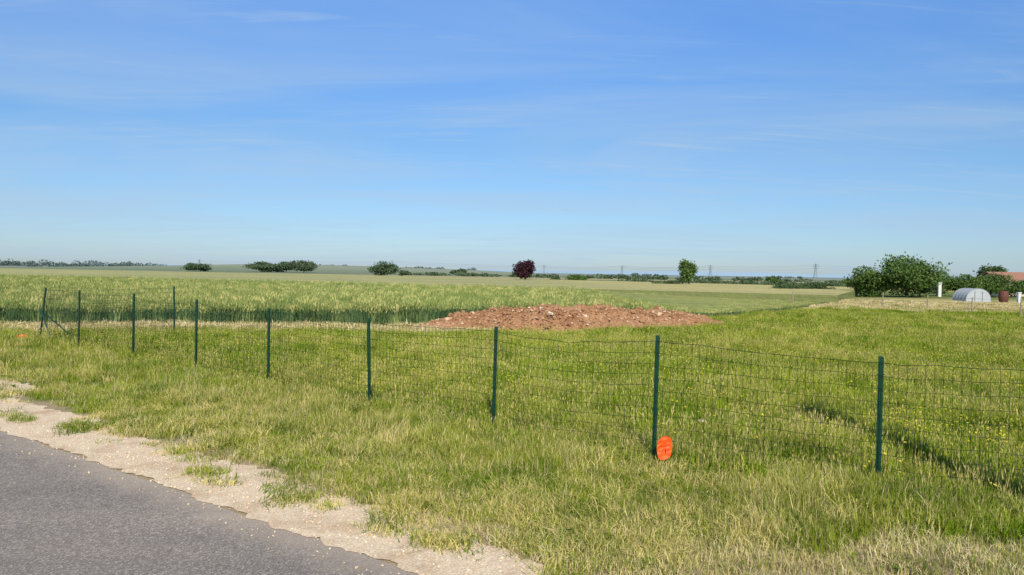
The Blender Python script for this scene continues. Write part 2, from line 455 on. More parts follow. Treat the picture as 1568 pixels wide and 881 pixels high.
def weed(name, seed):
    r_ = np.random.default_rng(seed); vs = []; fs = []
    for _ in range(16):
        a_ = r_.uniform(0, 2*np.pi); L = r_.uniform(0.03, 0.07); w = L*0.2; up = r_.uniform(0.3, 1.2)
        d = np.array([math.cos(a_), math.sin(a_)]); pr = np.array([-d[1], d[0]])
        b = len(vs)
        for f_, ww, zz in ((0, .2, 0), (.5, 1, .7), (1, .1, .8)):
            for sg in (-1, 1):
                q = d*L*f_+pr*w*ww*sg
                vs.append((q[0], q[1], L*up*zz+0.01))
        fs += [(b, b+1, b+3, b+2), (b+2, b+3, b+5, b+4)]
    return mesh_obj(name, vs, fs, [m_weed], do_link=False)
c_wd = coll('weed_plants', [weed('weed_plant', s) for s in (1, 2, 3)])
x6, y6 = sample(2200, 4.0, 24, 1.4)
k6 = (sd(x6, y6) > 0.9) & (rng.uniform(size=len(x6)) < 0.35+vnoise(x6, y6, 1.1, 77)) & (edge_dist(x6, y6, front) > 2.5) & ~inpoly(x6, y6, wheat_poly) & ~in_mound(x6, y6, 1.05)
scatter('broadleaf_weeds', zed(x6[k6], y6[k6]), rng.uniform(0.6, 1.1, k6.sum()), c_wd, 3)

m_st = Mat('loose_limestone', 0.9)
oi = m_st.n('ShaderNodeObjectInfo').outputs['Random']
m_st.color(m_st.ramp(oi, [(0, (0.50, 0.36, 0.22)), (0.5, (0.66, 0.51, 0.34)), (1, (0.78, 0.66, 0.49))]))
def stone_mesh(name, mat, seed, sub=1, do_link=False):
    bm = bmesh.new(); bmesh.ops.create_icosphere(bm, subdivisions=sub, radius=1)
    r_ = np.random.default_rng(seed); o_ = Vector(r_.uniform(0, 50, 3))
    sc = r_.uniform(0.6, 1.1, 3)
    for v in bm.verts:
        v.co = v.co*(1+0.45*mnoise.noise(v.co*1.3+o_))
        v.co = Vector((v.co.x*sc[0], v.co.y*sc[1], v.co.z*sc[2]*0.7))
    me = bpy.data.meshes.new(name); bm.to_mesh(me); bm.free(); me.materials.append(mat)
    o = bpy.data.objects.new(name, me)
    if do_link: link(o)
    return o
c_stn = coll('stones', [stone_mesh('stone', m_st.m, s, 1) for s in (1, 2, 3, 4)])
n = 7000
ss_ = rng.uniform(-3, 22, n)*rng.uniform(0.2, 1, n); dd = rng.normal(0.34, 0.24, n)
wide = (ss_ > 9) ; dd[wide] += rng.uniform(0, .7, wide.sum())
qq = P0[None]+ss_[:, None]*U[None]+dd[:, None]*Nn[None]
qq = qq[dd > -0.35]
scatter('loose_gravel', np.stack([qq[:, 0], qq[:, 1], np.full(len(qq), 0.009)], 1), np.clip(rng.lognormal(-5.4, 0.5, len(qq)), 0.002, 0.018), c_stn, 4, tilt=0.5)

# ------------------------------------------------------------------ crop fields
def rfac(x_, y_):     # crop is shorter / thinner towards its right-hand end
    return 1-0.72*sstep(x_, 2.0, 10.0)*(1-sstep(y_, 52, 60))
def field_slab(name, poly, h, mat, step=1.0, dens=None):
    pts = []
    nP = len(poly)
    for i_ in range(nP):
        a_, b_ = np.array(poly[i_]), np.array(poly[(i_+1) % nP])
        L = np.linalg.norm(b_-a_); st = step if max(np.hypot(*a_), np.hypot(*b_)) < 70 else 8
        kq = max(1, int(L/st))
        for j in range(kq):
            q = a_+(b_-a_)*j/kq
            pts.append(q + 0.12*np.array([fbm(q[0]*.5, 1, 2), fbm(q[1]*.5+q[0]*.4, 5, 2)]))
    bm = bmesh.new()
    top, bot = [], []
    for q in pts:
        hh = h*(float(rfac(q[0], q[1])) if dens else 1)
        top.append(bm.verts.new((q[0], q[1], hh)))
        bot.append(bm.verts.new((q[0], q[1], -0.05)))
    for i_ in range(len(pts)):
        j = (i_+1) % len(pts)
        bm.faces.new((bot[i_], bot[j], top[j], top[i_]))
    fcap = bm.faces.new(top)
    bmesh.ops.triangulate(bm, faces=[fcap])
    bmesh.ops.recalc_face_normals(bm, faces=bm.faces)
    me = bpy.data.meshes.new(name); bm.to_mesh(me); bm.free(); me.materials.append(mat)
    o = bpy.data.objects.new(name, me); link(o)
    return o
def crop_mat(name, c1, c2, side, c3):
    W = Mat(name, 0.9, 0.1)
    p = W.pos()
    n1 = W.noise(p, 0.05, 4, 0.6, stretch=(0.6, 1, 1))
    n2 = W.noise(p, 2.2, 5, 0.7, stretch=(1, 0.5, 1))
    n3 = W.noise(p, 0.5, 4, 0.6, stretch=(0.3, 1.2, 1))
    c = W.mix(W.ramp(n1, [(0.4, 0.0), (0.6, 1.0)]), c1, c2)
    sp_ = W.n('ShaderNodeSeparateXYZ'); W.l(p, sp_.inputs[0])
    c = W.mix(W.smooth(sp_.outputs[0], 0.0, 16.0), c, c3)
    c = W.mix(0.8, c, W.ramp(n2, [(0.3, (0.6, 0.62, 0.6)), (0.7, (1.25, 1.22, 1.2))]), 'MULTIPLY')
    c = W.mix(0.7, c, W.ramp(n3, [(0.3, (0.7, 0.78, 0.75)), (0.7, (1.25, 1.18, 1.05))]), 'MULTIPLY')
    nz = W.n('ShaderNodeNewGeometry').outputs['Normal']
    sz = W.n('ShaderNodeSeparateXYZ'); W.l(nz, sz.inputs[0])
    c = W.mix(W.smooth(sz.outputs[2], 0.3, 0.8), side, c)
    W.color(c)
    W.bump(n2, 0.7, 0.2)
    return W.m
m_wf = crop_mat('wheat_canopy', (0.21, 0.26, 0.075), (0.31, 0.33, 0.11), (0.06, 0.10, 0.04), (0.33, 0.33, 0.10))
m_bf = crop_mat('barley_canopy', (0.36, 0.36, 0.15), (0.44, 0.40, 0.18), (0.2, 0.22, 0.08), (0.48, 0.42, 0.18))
def shift(poly, d):
    return [(px_, py_+d) if i_ < 8 else (px_, py_) for i_, (px_, py_) in enumerate(poly)]
field_slab('wheat_field', shift(wheat_poly, 0.5), 0.50, m_wf, dens=True)
field_slab('barley_field', barley_poly, 0.56, m_bf)
t_w = []
for s_ in (1, 2, 3, 4):
    t_w.append(tuft('wheat_clump', [dict(n=13, r=0.19, h=(0.50, 0.72), w=0.010, lean=0.09, mat=m_wstem, head=(m_wear, 0.026, 0.12)),
                                    dict(n=13, r=0.18, h=(0.25, 0.62), w=0.016, lean=0.3, mat=m_wstem)], 60+s_))
c_w = coll('wheat_clumps', t_w)
x7, y7 = sample(26000, 15, 80, 1.6, 0.76)
in7 = inpoly(x7, y7, wheat_poly)
x8 = rng.uniform(-30, 23, 26000); y8 = rng.uniform(14, 52, 26000)
in8 = inpoly(x8, y8, wheat_poly) & (edge_dist(x8, y8, front) < 1.1+0.3*np.sin(x8*1.7))
xw = np.concatenate([x7[in7], x8[in8]]); yw = np.concatenate([y7[in7], y8[in8]])
hn = vnoise(xw, yw, 0.25, 4.0)+0.8*vnoise(xw, yw, 1.1, 24.0)
zsw = rfac(xw, yw)
scatter('wheat_crop', np.stack([xw, yw, np.zeros(len(xw))], 1), rng.uniform(0.88, 1.06, len(xw))*(1+0.12*hn), c_w, 4, tilt=0.06, zs=zsw)

# ------------------------------------------------------------------ dirt mound
D = Mat('red_soil', 0.95, 0.1)
p = D.pos()
n1 = D.noise(p, 1.5, 6, 0.7); n2 = D.noise(p, 12, 5, 0.7, off=(3, 3, 3))
c = D.ramp(n1, [(0.3, (0.33, 0.165, 0.075)), (0.5, (0.47, 0.25, 0.125)), (0.7, (0.59, 0.35, 0.195))])
c = D.mix(0.8, c, D.ramp(n2, [(0.3, (0.5, 0.47, 0.45)), (0.7, (1.25, 1.25, 1.25))]), 'MULTIPLY')
D.color(c); D.bump(n2, 1.0, 0.1)
D2 = Mat('stony_clods', 0.95, 0.1)
D2.color((0.58, 0.385, 0.235))
D3 = Mat('pale_stones', 0.9, 0.1); D3.color((0.68, 0.54, 0.40))
nu, nv_ = 240, 90
mv = []
def mound_h(xr, yr):
    e_ = (xr/ML)**2 + (yr/MW)**2
    q_ = max(0.0, 1-e_)
    prof = min(1.0, q_*1.5)**0.85
    asym = 0.92+0.10*math.exp(-((xr+0.1)/2.0)**2)-0.08*max(0, xr-2)/3
    q = Vector((xr, yr, 0))
    nz = 0.12*mnoise.noise(q*0.8) + 0.12*mnoise.noise(q*1.9+Vector((5, 5, 5))) + 0.09*mnoise.noise(q*4.5) + 0.06*mnoise.noise(q*11)
    return prof*(0.61*asym) + nz*min(1, prof*1.4) - 0.03
for j in range(nv_):
    for i_ in range(nu):
        xr = -5.8+11.6*i_/(nu-1); yr = -2.2+4.4*j/(nv_-1)
        e_ = (xr/ML)**2+(yr/MW)**2
        z_ = mound_h(xr, yr) if e_ < 1 else -0.06
        wx = MOUND[0]+xr; wy = MOUND[1]+yr+0.28*xr
        mv.append((wx, wy, z_+float(hf(wx, wy))))
mf = []
for j in range(nv_-1):
    for i_ in range(nu-1):
        b = j*nu+i_; mf.append((b, b+1, b+nu+1, b+nu))
mfi = [0]*len(mf)
bm = bmesh.new(); bmesh.ops.create_icosphere(bm, subdivisions=1, radius=1)
iv = [v.co.copy() for v in bm.verts]; itf = [tuple(v.index for v in f.verts) for f in bm.faces]; bm.free()
for _ in range(4800):
    a_ = random.uniform(0, 2*math.pi); r_ = math.sqrt(random.random())*1.06
    xr, yr = ML*r_*math.cos(a_), MW*r_*math.sin(a_)
    z_ = mound_h(xr, yr) if r_ < 1 else 0
    sz = min(0.09, random.lognormvariate(-3.75, 0.5))
    if random.random() < 0.010: sz = random.uniform(0.08, 0.13)
    wx, wy = MOUND[0]+xr, MOUND[1]+yr+0.28*xr
    b = len(mv); off = Vector((random.random()*40, 0, 0))
    for v in iv:
        f_ = sz*(0.8+0.7*mnoise.noise(v*1.2+off)+random.uniform(-.12, .12))
        mv.append((wx+v.x*f_*1.1, wy+v.y*f_, z_+v.z*f_*0.8+sz*0.15))
    mt = random.choices([0, 1, 2], [0.75, 0.19, 0.06])[0]
    for f_ in itf:
        mf.append(tuple(b+q for q in f_)); mfi.append(mt)
mesh_obj('dirt_mound', mv, mf, [D.m, D2.m, D3.m], mfi)

# ------------------------------------------------------------------ fence
FP = Mat('green_coated_steel', 0.42, 0.5)
nz_ = FP.noise(FP.pos(), 30, 3)
FP.color(FP.mix(nz_, (0.005, 0.04, 0.02), (0.010, 0.07, 0.034)))
FW = Mat('green_wire', 0.6, 0.2); FW.color((0.008, 0.025, 0.016))
fence = bpy.data.objects.new('wire_mesh_fence', None); link(fence)
posts = [
    (7.0, 4.75, 1.27, 0, 0), (4.95, 5.4, 1.25, 0.01, 0), (3.06, 6.1, 1.16, 0.0, 0), (1.34, 6.85, 1.21, 0.02, 0), (-0.19, 8.25, 1.20, 0.02, 0),
    (-1.84, 9.65, 1.22, -0.03, 0), (-3.75, 11.4, 1.23, 0.0, 0), (-5.45, 12.75, 1.25, 0.01, 0), (-7.28, 14.2, 1.29, 0.01, 0),
    (-9.33, 15.9, 1.28, 0.02, 0), (-11.15, 17.4, 1.27, 0.17, 0)]
back = [(-8.4, 18.4, 1.25, -0.02, 0)]
def prism(vs, fs, p0, p1, r, nseg=4, r1=None):
    p0, p1 = Vector(p0), Vector(p1); d = (p1-p0)
    if d.length < 1e-6: return
    q = d.to_track_quat('Z', 'Y'); b = len(vs); r1 = r if r1 is None else r1
    for pp, rr in ((p0, r), (p1, r1)):
        for i_ in range(nseg):
            a_ = 2*math.pi*i_/nseg
            vs.append(tuple(pp+q@Vector((rr*math.cos(a_), rr*math.sin(a_), 0))))
    for i_ in range(nseg):
        j = (i_+1) % nseg
        fs.append((b+i_, b+j, b+nseg+j, b+nseg+i_))
    fs.append(tuple(b+i_ for i_ in reversed(range(nseg)))); fs.append(tuple(b+nseg+i_ for i_ in range(nseg)))
def tpost(name, px_, py_, h, lx, ly, ang):
    sec = [(-0.021, -0.004), (0.021, -0.004), (0.021, 0.002), (0.004, 0.002), (0.003, 0.030), (-0.003, 0.030), (-0.004, 0.002), (-0.021, 0.002)]
    vs, fs = [], []
    ca, sa = math.cos(ang), math.sin(ang)
    zb = float(hf(px_, py_))
    lev = [(-0.25, 1), (h-0.012, 1), (h, 0.8)]
    for z_, k_ in lev:
        f_ = max(z_, 0)/h
        for (u_, v_) in sec:
            u_, v_ = u_*k_, v_*k_
            vs.append((px_+lx*f_+u_*ca-v_*sa, py_+ly*f_+u_*sa+v_*ca, zb+z_))
    m_ = len(sec)
    for L in range(len(lev)-1):
        for i_ in range(m_):
            j = (i_+1) % m_
            fs.append((L*m_+i_, L*m_+j, (L+1)*m_+j, (L+1)*m_+i_))
    fs.append(tuple((len(lev)-1)*m_+i_ for i_ in range(m_)))
    for q in range(1, 5):
        z_ = zb+h*q/4.6; f_ = (z_-zb)/h
        cx, cy = px_+lx*f_, py_+ly*f_
        prism(vs, fs, (cx-0.028*ca, cy-0.028*sa, z_), (cx+0.028*ca, cy+0.028*sa, z_+0.004), 0.006, 5)
    return mesh_obj(name, vs, fs, [FP.m], parent=fence)
ALL = posts+back
fa_ = math.atan2(0.6, -0.8)
for i_, pt in enumerate(ALL):
    tpost('post_%d' % (i_+1), *pt, fa_+math.pi + random.uniform(-.06, .06))
vs, fs = [], []
cx, cy = posts[-1][0], posts[-1][1]
prism(vs, fs, (cx+0.07, cy, 0.72), (cx+0.62, cy-0.45, 0.02), 0.016, 8)
prism(vs, fs, (cx+0.07, cy, 0.72), (cx+0.75, cy+0.25, 0.02), 0.014, 8)
mesh_obj('corner_braces', vs, fs, [FP.m], parent=fence)
vs, fs = [], []
def netting(vs, fs, pa, pb, seed, dx=0.0635, dz=0.1016, rad=0.0017):
    ax, ay, ah, al, _ = pa; bx, by, bh, bl, _ = pb
    L = math.hypot(bx-ax, by-ay); nc_ = max(2, int(L/dx)); rr = random.Random(seed)
    sag = rr.uniform(0.02, 0.06); bow = rr.uniform(-0.05, 0.05)
    nxp, nyp = -(by-ay)/L, (bx-ax)/L
    H0 = min(ah, bh)-0.05
    rows = int(H0/dz)+1
    def pt(t_, f_):
        h_ = (ah-0.05)*(1-t_)+(bh-0.05)*t_
        z_ = h_*f_ - sag*4*t_*(1-t_)*(0.4+0.6*f_) + 0.018*mnoise.noise(Vector((t_*7, f_*3, seed)))
        o_ = 0.022 + bow*math.sin(math.pi*t_)*f_*0.8 + 0.02*mnoise.noise(Vector((t_*5, f_*2, seed+30)))
        lx_ = (al*(1-t_)+bl*t_)*f_
        X_ = ax+(bx-ax)*t_+nxp*o_+lx_; Y_ = ay+(by-ay)*t_+nyp*o_
        return (X_, Y_, z_+float(hf(X_, Y_)))
    for i2 in range(nc_+1):
        t_ = i2/nc_
        prev = pt(t_, 0.0)
        for q in (0.33, 0.66, 1.0):
            cur = pt(t_, q); prism(vs, fs, prev, cur, rad, 3); prev = cur
    for r_ in range(rows):
        f_ = 1-(r_/(rows-1))*0.98
        prev = pt(0, f_)
        seg = 14
        for q in range(1, seg+1):
            cur = pt(q/seg, f_); prism(vs, fs, prev, cur, rad*(1.6 if r_ == 0 else 1.15), 3); prev = cur
for i_ in range(len(posts)-1):
    netting(vs, fs, posts[i_], posts[i_+1], i_*3+1)
netting(vs, fs, posts[-1], back[0], 91)
mesh_obj('wire_netting', vs, fs, [FW.m], parent=fence)

f2 = bpy.data.objects.new('boundary_fence', None); link(f2)
WD = Mat('weathered_wood', 0.9); WD.color(WD.mix(WD.noise(WD.pos(), 14, 4), (0.2, 0.15, 0.1), (0.42, 0.36, 0.28)))
fp = [(17.5, 46), (21.3, 42.5), (22.6, 40.2), (23.8, 38.2), (25.0, 36.3), (26.2, 34.4), (27.6, 32.2), (29, 30)]
vs, fs = [], []
for (a_, b_) in fp:
    h_ = random.uniform(0.85, 1.0)
    prism(vs, fs, (a_, b_, -0.1), (a_+random.uniform(-.04, .04), b_, h_), 0.04, 7, 0.03)
mesh_obj('wooden_posts', vs, fs, [WD.m], parent=f2)
vs, fs = [], []
for (a_, b_), (c_, d_) in zip(fp[:-1], fp[1:]):
    for z_ in (0.3, 0.55, 0.8):
        prism(vs, fs, (a_, b_, z_), (c_, d_, z_), 0.005, 4)
mesh_obj('strand_wires', vs, fs, [FW.m], parent=f2)

# ------------------------------------------------------------------ orange markers
OR = Mat('orange_plastic', 0.45, 0.4); OR.color((0.98, 0.105, 0.012))
def marker(px_, py_, zc, w, h, ang):
    root = bpy.data.objects.new('orange_marker', None); link(root)
    vs, fs = [], []
    n_ = 28; rings = [0.0, 0.35, 0.7, 0.93, 1.0]
    ca, sa = math.cos(ang), math.sin(ang)
    for side, off in ((0, -0.004), (1, 0.004)):
        base = len(vs)
        for rr in rings:
            for i_ in range(n_):
                a_ = 2*math.pi*i_/n_
                u_ = rr*w/2*math.copysign(abs(math.cos(a_))**0.8, math.cos(a_)); z_ = rr*h/2*math.copysign(abs(math.sin(a_))**0.9, math.sin(a_))
                rib = 0.007*math.sin(z_/h*2*math.pi*5)*(1 if rr < 1 else 0)
                v_ = off+rib + 0.015*(1-rr*rr)
                vs.append((px_+u_*ca-v_*sa, py_+u_*sa+v_*ca, zc+z_+0.02*u_/w))
        for k_ in range(len(rings)-1):
            for i_ in range(n_):
                j = (i_+1) % n_
                fs.append((base+k_*n_+i_, base+k_*n_+j, base+(k_+1)*n_+j, base+(k_+1)*n_+i_))
    m_ = len(rings)*n_
    for i_ in range(n_):
        j = (i_+1) % n_
        fs.append((m_-n_+i_, m_-n_+j, 2*m_-n_+j, 2*m_-n_+i_))
    mesh_obj('ribbed_disc', vs, fs, [OR.m], parent=root)
    vs, fs = [], []
    g = float(hf(px_, py_))
    prism(vs, fs, (px_+0.02, py_+0.02, g-0.05), (px_+0.01, py_+0.02, zc+h*0.35), 0.006, 8)
    mesh_obj('stake', vs, fs, [FP.m], parent=root)
marker(1.415, 6.72, 0.215, 0.15, 0.22, 0.25)
marker(-11.2, 16.9, 0.12, 0.22, 0.16, 0.3)

st = stone_mesh('white_stone', D3.m, 5, 2, True)
st.scale = (0.08, 0.06, 0.04); st.location = (2.17, 8.3, float(hf(2.17, 8.3))+0.13)

# ------------------------------------------------------------------ utility pole (stands beside the photographer, casts the long shadow)
up = bpy.data.objects.new('utility_pole', None); link(up)
PX, PY = 4.80, -1.0
vs, fs = [], []
prism(vs, fs, (PX, PY, -0.2), (PX, PY, 8.3), 0.19, 14, 0.14)
mesh_obj('pole', vs, fs, [WD.m], parent=up)
vs, fs = [], []
for z_, w_ in ((8.0, 0.26), (7.7, 0.22)):
    prism(vs, fs, (PX-w_, PY, z_), (PX+w_, PY, z_), 0.05, 6)
    for sg in (-1, 1):
        prism(vs, fs, (PX+sg*w_, PY, z_), (PX+sg*w_, PY, z_+0.2), 0.055, 8, 0.035)
mesh_obj('insulator_arms', vs, fs, [WD.m], parent=up)

# ------------------------------------------------------------------ trees
def leaf_mat(name, c1, c2, c3):
    L = Mat(name, 0.6, 0.25)
    p = L.pos()
    n1 = L.noise(p, 1.3, 3, 0.6); n2 = L.noise(p, 9, 3, 0.7, off=(2, 2, 2))
    c = L.mix(L.ramp(n1, [(0.35, 0.0), (0.65, 1.0)]), c1, c2)
    c = L.mix(L.ramp(n2, [(0.5, 0.0), (0.75, 1.0)]), c, c3)
    L.color(c)
    return L.m
m_leaf = leaf_mat('green_leaves', (0.045, 0.09, 0.018), (0.085, 0.15, 0.025), (0.15, 0.21, 0.04))
m_leafd = leaf_mat('dark_leaves', (0.04, 0.075, 0.025), (0.065, 0.11, 0.035), (0.11, 0.16, 0.05))
m_plum = leaf_mat('plum_leaves', (0.022, 0.008, 0.012), (0.045, 0.012, 0.018), (0.09, 0.025, 0.03))
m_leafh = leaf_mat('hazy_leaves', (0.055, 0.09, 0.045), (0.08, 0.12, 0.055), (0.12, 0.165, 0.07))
BK = Mat('bark', 0.95); BK.color(BK.mix(BK.noise(BK.pos(), 8, 4), (0.05, 0.038, 0.028), (0.14, 0.11, 0.085)))
def tree(name, X_, Y_, w, h, mat, trunk=0.15, nleaf=3500, leaf=0.16, clumps=12, seed=0, top_round=1.0):
    rr = np.random.default_rng(seed+100)
    zb = float(hf(X_, Y_))
    vs, fs = [], []
    cz = h*(trunk+(1-trunk)*0.5); rz = h*(1-trunk)*0.5
    prism(vs, fs, (0, 0, -0.1), (0.02*w, 0, cz*0.8), 0.035*h**0.9, 8, 0.022*h**0.9)
    cl = []
    for i_ in range(clumps):
        d = rr.normal(size=3); d /= np.linalg.norm(d)
        rad = rr.uniform(0.35, 0.8)
        fz = d[2]*rad
        wid = 1-0.25*max(fz, 0)*top_round
        c0 = np.array([d[0]*rad*w/2*wid, d[1]*rad*w/2*wid, cz+fz*rz])
        rc = np.array([w, w, 2*rz])*rr.uniform(0.13, 0.25)
        c0[2] = max(c0[2], trunk*h+rc[2]*0.55)
        cl.append((c0, rc))
        prism(vs, fs, (0, 0, cz*rr.uniform(0.3, 0.7)), tuple(c0), 0.014*h**0.9, 5, 0.004*h)
    cl.append((np.array([0, 0, cz]), np.array([w*0.27, w*0.27, rz*0.6])))
    mi = [0]*len(fs)
    wts = np.array([np.prod(c_[1])**0.66 for c_ in cl]); wts /= wts.sum()
    which = rr.choice(len(cl), nleaf, p=wts)
    for j in which:
        c0, rc = cl[j]
        d = rr.normal(size=3); d /= np.linalg.norm(d)
        q = c0+d*rc*rr.uniform(0.45, 1.12)
        if rr.uniform() < 0.07: q = c0+d*rc*rr.uniform(1.1, 1.45)
        if q[2] < 0.02: q[2] = abs(q[2])*0.5+0.05
        L = leaf*rr.uniform(0.6, 1.3)
        a_ = rr.normal(size=3); a_ /= np.linalg.norm(a_)
        b_ = np.cross(a_, rr.normal(size=3)); b_ /= np.linalg.norm(b_)+1e-9
        b = len(vs)
        vs += [tuple(q-a_*L), tuple(q+b_*L*0.5), tuple(q+a_*L), tuple(q-b_*L*0.5)]
        fs.append((b, b+1, b+2, b+3)); mi.append(1)
    vs = [(a_[0]+X_, a_[1]+Y_, a_[2]+zb) for a_ in vs]
    return mesh_obj(name, vs, fs, [BK.m, mat], mi)
tree('plum_tree', 2.25, 127, 4.4, 4.05, m_plum, 0.10, 5200, 0.17, 16, 1)
tree('young_tree', 23.9, 100, 2.9, 4.2, m_leaf, 0.10, 3200, 0.15, 14, 2)
tree('shrub', 21.4, 101, 4.0, 1.1, m_leafd, 0.0, 1200, 0.14, 8, 3)
tree('shrub', 11.6, 140, 5.5, 1.6, m_leaf, 0.0, 1500, 0.18, 8, 4)
tree('shrub', 8.8, 146, 3, 1.1, m_leafd, 0.0, 700, 0.18, 6, 5)
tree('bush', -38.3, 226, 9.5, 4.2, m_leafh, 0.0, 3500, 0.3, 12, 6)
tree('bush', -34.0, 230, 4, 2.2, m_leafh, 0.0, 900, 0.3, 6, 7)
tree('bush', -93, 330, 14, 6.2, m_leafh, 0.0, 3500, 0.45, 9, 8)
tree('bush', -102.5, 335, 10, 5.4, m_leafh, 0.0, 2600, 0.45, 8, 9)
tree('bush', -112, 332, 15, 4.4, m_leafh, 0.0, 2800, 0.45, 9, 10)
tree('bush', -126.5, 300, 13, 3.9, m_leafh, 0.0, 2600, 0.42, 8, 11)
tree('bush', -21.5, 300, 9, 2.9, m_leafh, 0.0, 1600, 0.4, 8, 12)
tree('bush', 56, 160, 3.2, 2.1, m_leaf, 0.0, 1200, 0.2, 7, 13)
tree('hedge_shrub', 28.2, 76, 4.6, 1.25, m_leafd, 0.0, 2600, 0.1, 10, 14)
tree('hedge_shrub', 32.0, 77, 4.2, 1.35, m_leafd, 0.0, 2600, 0.1, 10, 15)
tree('broadleaf_tree', 37.3, 70, 6.0, 4.0, m_leaf, 0.04, 9000, 0.13, 26, 16)
tree('broadleaf_tree', 34.0, 70.5, 4.6, 2.9, m_leaf, 0.0, 5500, 0.13, 16, 17)
tree('broadleaf_tree', 39.4, 71.5, 3.2, 3.3, m_leafd, 0.0, 3600, 0.13, 12, 18)
tree('hedge_shrub', 43.6, 76, 3.4, 2.2, m_leaf, 0.0, 3000, 0.12, 12, 19)
tree('hedge_shrub', 46.5, 76, 4.6, 2.7, m_leaf, 0.0, 4200, 0.12, 14, 20)
tree('hedge_shrub', 49.8, 77, 4.4, 2.5, m_leaf, 0.0, 4000, 0.12, 14, 21)
tree('hedge_shrub', 53.5, 78, 5, 1.9, m_leaf, 0.0, 4000, 0.12, 14, 26)
tree('broadleaf_tree', 58.4, 90, 3.6, 4.1, m_leafd, 0.15, 3200, 0.16, 12, 22)
tree('broadleaf_tree', 61.8, 96, 4.2, 3.3, m_leafd, 0.15, 3200, 0.16, 12, 23)

def foliage_row(name, pts, mat, leaf, per, seed):
    rr = np.random.default_rng(seed); vs, fs = [], []
    for (X_, Y_, w, h) in pts:
        zb = float(hf(X_, Y_))
        for _ in range(per):
            d = rr.normal(size=3); d /= np.linalg.norm(d); d *= rr.uniform(0.6, 1.05)
            q = np.array([X_+d[0]*w/2, Y_+d[1]*w/2, zb+abs(h*0.5+d[2]*h*0.5)])
            a_ = rr.normal(size=3); a_ /= np.linalg.norm(a_); b_ = np.cross(a_, rr.normal(size=3)); b_ /= np.linalg.norm(b_)
            L = leaf*rr.uniform(0.6, 1.3); b = len(vs)
            vs += [tuple(q-a_*L), tuple(q+b_*L*0.7), tuple(q+a_*L), tuple(q-b_*L*0.7)]; fs.append((b, b+1, b+2, b+3))
    np_mesh(name, vs, fs, [mat], smooth=False)
rr = np.random.default_rng(5)
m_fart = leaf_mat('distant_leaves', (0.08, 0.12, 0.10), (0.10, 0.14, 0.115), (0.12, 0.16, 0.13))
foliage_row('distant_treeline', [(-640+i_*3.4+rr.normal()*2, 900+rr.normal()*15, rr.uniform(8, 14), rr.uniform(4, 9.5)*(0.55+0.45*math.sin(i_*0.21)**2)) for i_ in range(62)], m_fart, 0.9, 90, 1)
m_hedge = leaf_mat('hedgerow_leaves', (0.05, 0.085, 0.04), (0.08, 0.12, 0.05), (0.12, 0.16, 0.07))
hed = []
for i_ in range(95):
    t_ = i_/94
    if vnoise([i_*0.37], [0.5], 1, 3)[0] > -0.12:
        hed.append((-40+t_*200+rr.normal()*1.5, 280-60*t_+rr.normal()*5, rr.uniform(3, 7), rr.uniform(0.7, 1.7)))
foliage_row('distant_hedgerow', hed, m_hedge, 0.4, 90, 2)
hed = []
for i_ in range(70):
    t_ = i_/69
    hed.append((24+t_*50+rr.normal()*1, 150-20*t_+rr.normal()*3, rr.uniform(2, 4), rr.uniform(0.4, 1.1)))
foliage_row('distant_hedgerow', hed, m_hedge, 0.22, 90, 3)
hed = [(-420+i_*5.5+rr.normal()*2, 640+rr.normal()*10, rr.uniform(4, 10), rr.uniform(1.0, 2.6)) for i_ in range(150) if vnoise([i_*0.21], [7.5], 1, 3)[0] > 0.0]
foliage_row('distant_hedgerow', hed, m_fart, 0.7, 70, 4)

HZ = Mat('distant_hill_haze', 1.0, 0.0); HZ.color(HZ.mix(HZ.noise(HZ.pos(), 0.004, 4), (0.33, 0.44, 0.50), (0.37, 0.49, 0.56)))  # aerial haze painted into the ridge's bluish base colour
vs, fs = [], []
nn_ = 160
for i_ in range(nn_):
    X_ = -2600+5400*i_/(nn_-1)
    h_ = 9+9*mnoise.noise(Vector((X_*0.0011, 3, 0)))+3*mnoise.noise(Vector((X_*0.006, 8, 0)))+10*math.exp(-((X_-1050)/600)**2)
    vs += [(X_, 2900, -2), (X_, 3200, max(h_, 1.0)), (X_, 3900, -2)]
for i_ in range(nn_-1):
    b = i_*3
    fs += [(b, b+3, b+4, b+1), (b+1, b+4, b+5, b+2)]
mesh_obj('distant_hills', vs, fs, [HZ.m], smooth=True)

# ------------------------------------------------------------------ pylons & lines
ST = Mat('galvanised_steel', 0.6, 0.4); ST.color((0.22, 0.24, 0.26))
def pylon(X_, Y_, H):
    vs, fs = [], []
    b = H*0.1; tw = H*0.018; r = 0.07
    lv = [0, .2, .4, .58, .74, .88, 1.0]
    cs = [(-1, -1), (1, -1), (1, 1), (-1, 1)]
    def cpt(f_, c_):
        w_ = b*(1-f_)**1.3+tw
        return (X_+c_[0]*w_, Y_+c_[1]*w_, H*f_)
    for f0, f1 in zip(lv[:-1], lv[1:]):
        for i_ in range(4):
            prism(vs, fs, cpt(f0, cs[i_]), cpt(f1, cs[i_]), r*1.5, 4)
            prism(vs, fs, cpt(f0, cs[i_]), cpt(f1, cs[(i_+1) % 4]), r, 3)
            prism(vs, fs, cpt(f1, cs[i_]), cpt(f1, cs[(i_+1) % 4]), r, 3)
    for f_, wa in ((.7, .2), (.84, .26), (.95, .16)):
        for sg in (-1, 1):
            prism(vs, fs, (X_, Y_, H*f_+H*.02), (X_+sg*H*wa, Y_, H*f_), r*1.2, 4)
            prism(vs, fs, (X_, Y_, H*f_-H*.02), (X_+sg*H*wa, Y_, H*f_), r, 4)
    mesh_obj('electricity_pylon', vs, fs, [ST.m])
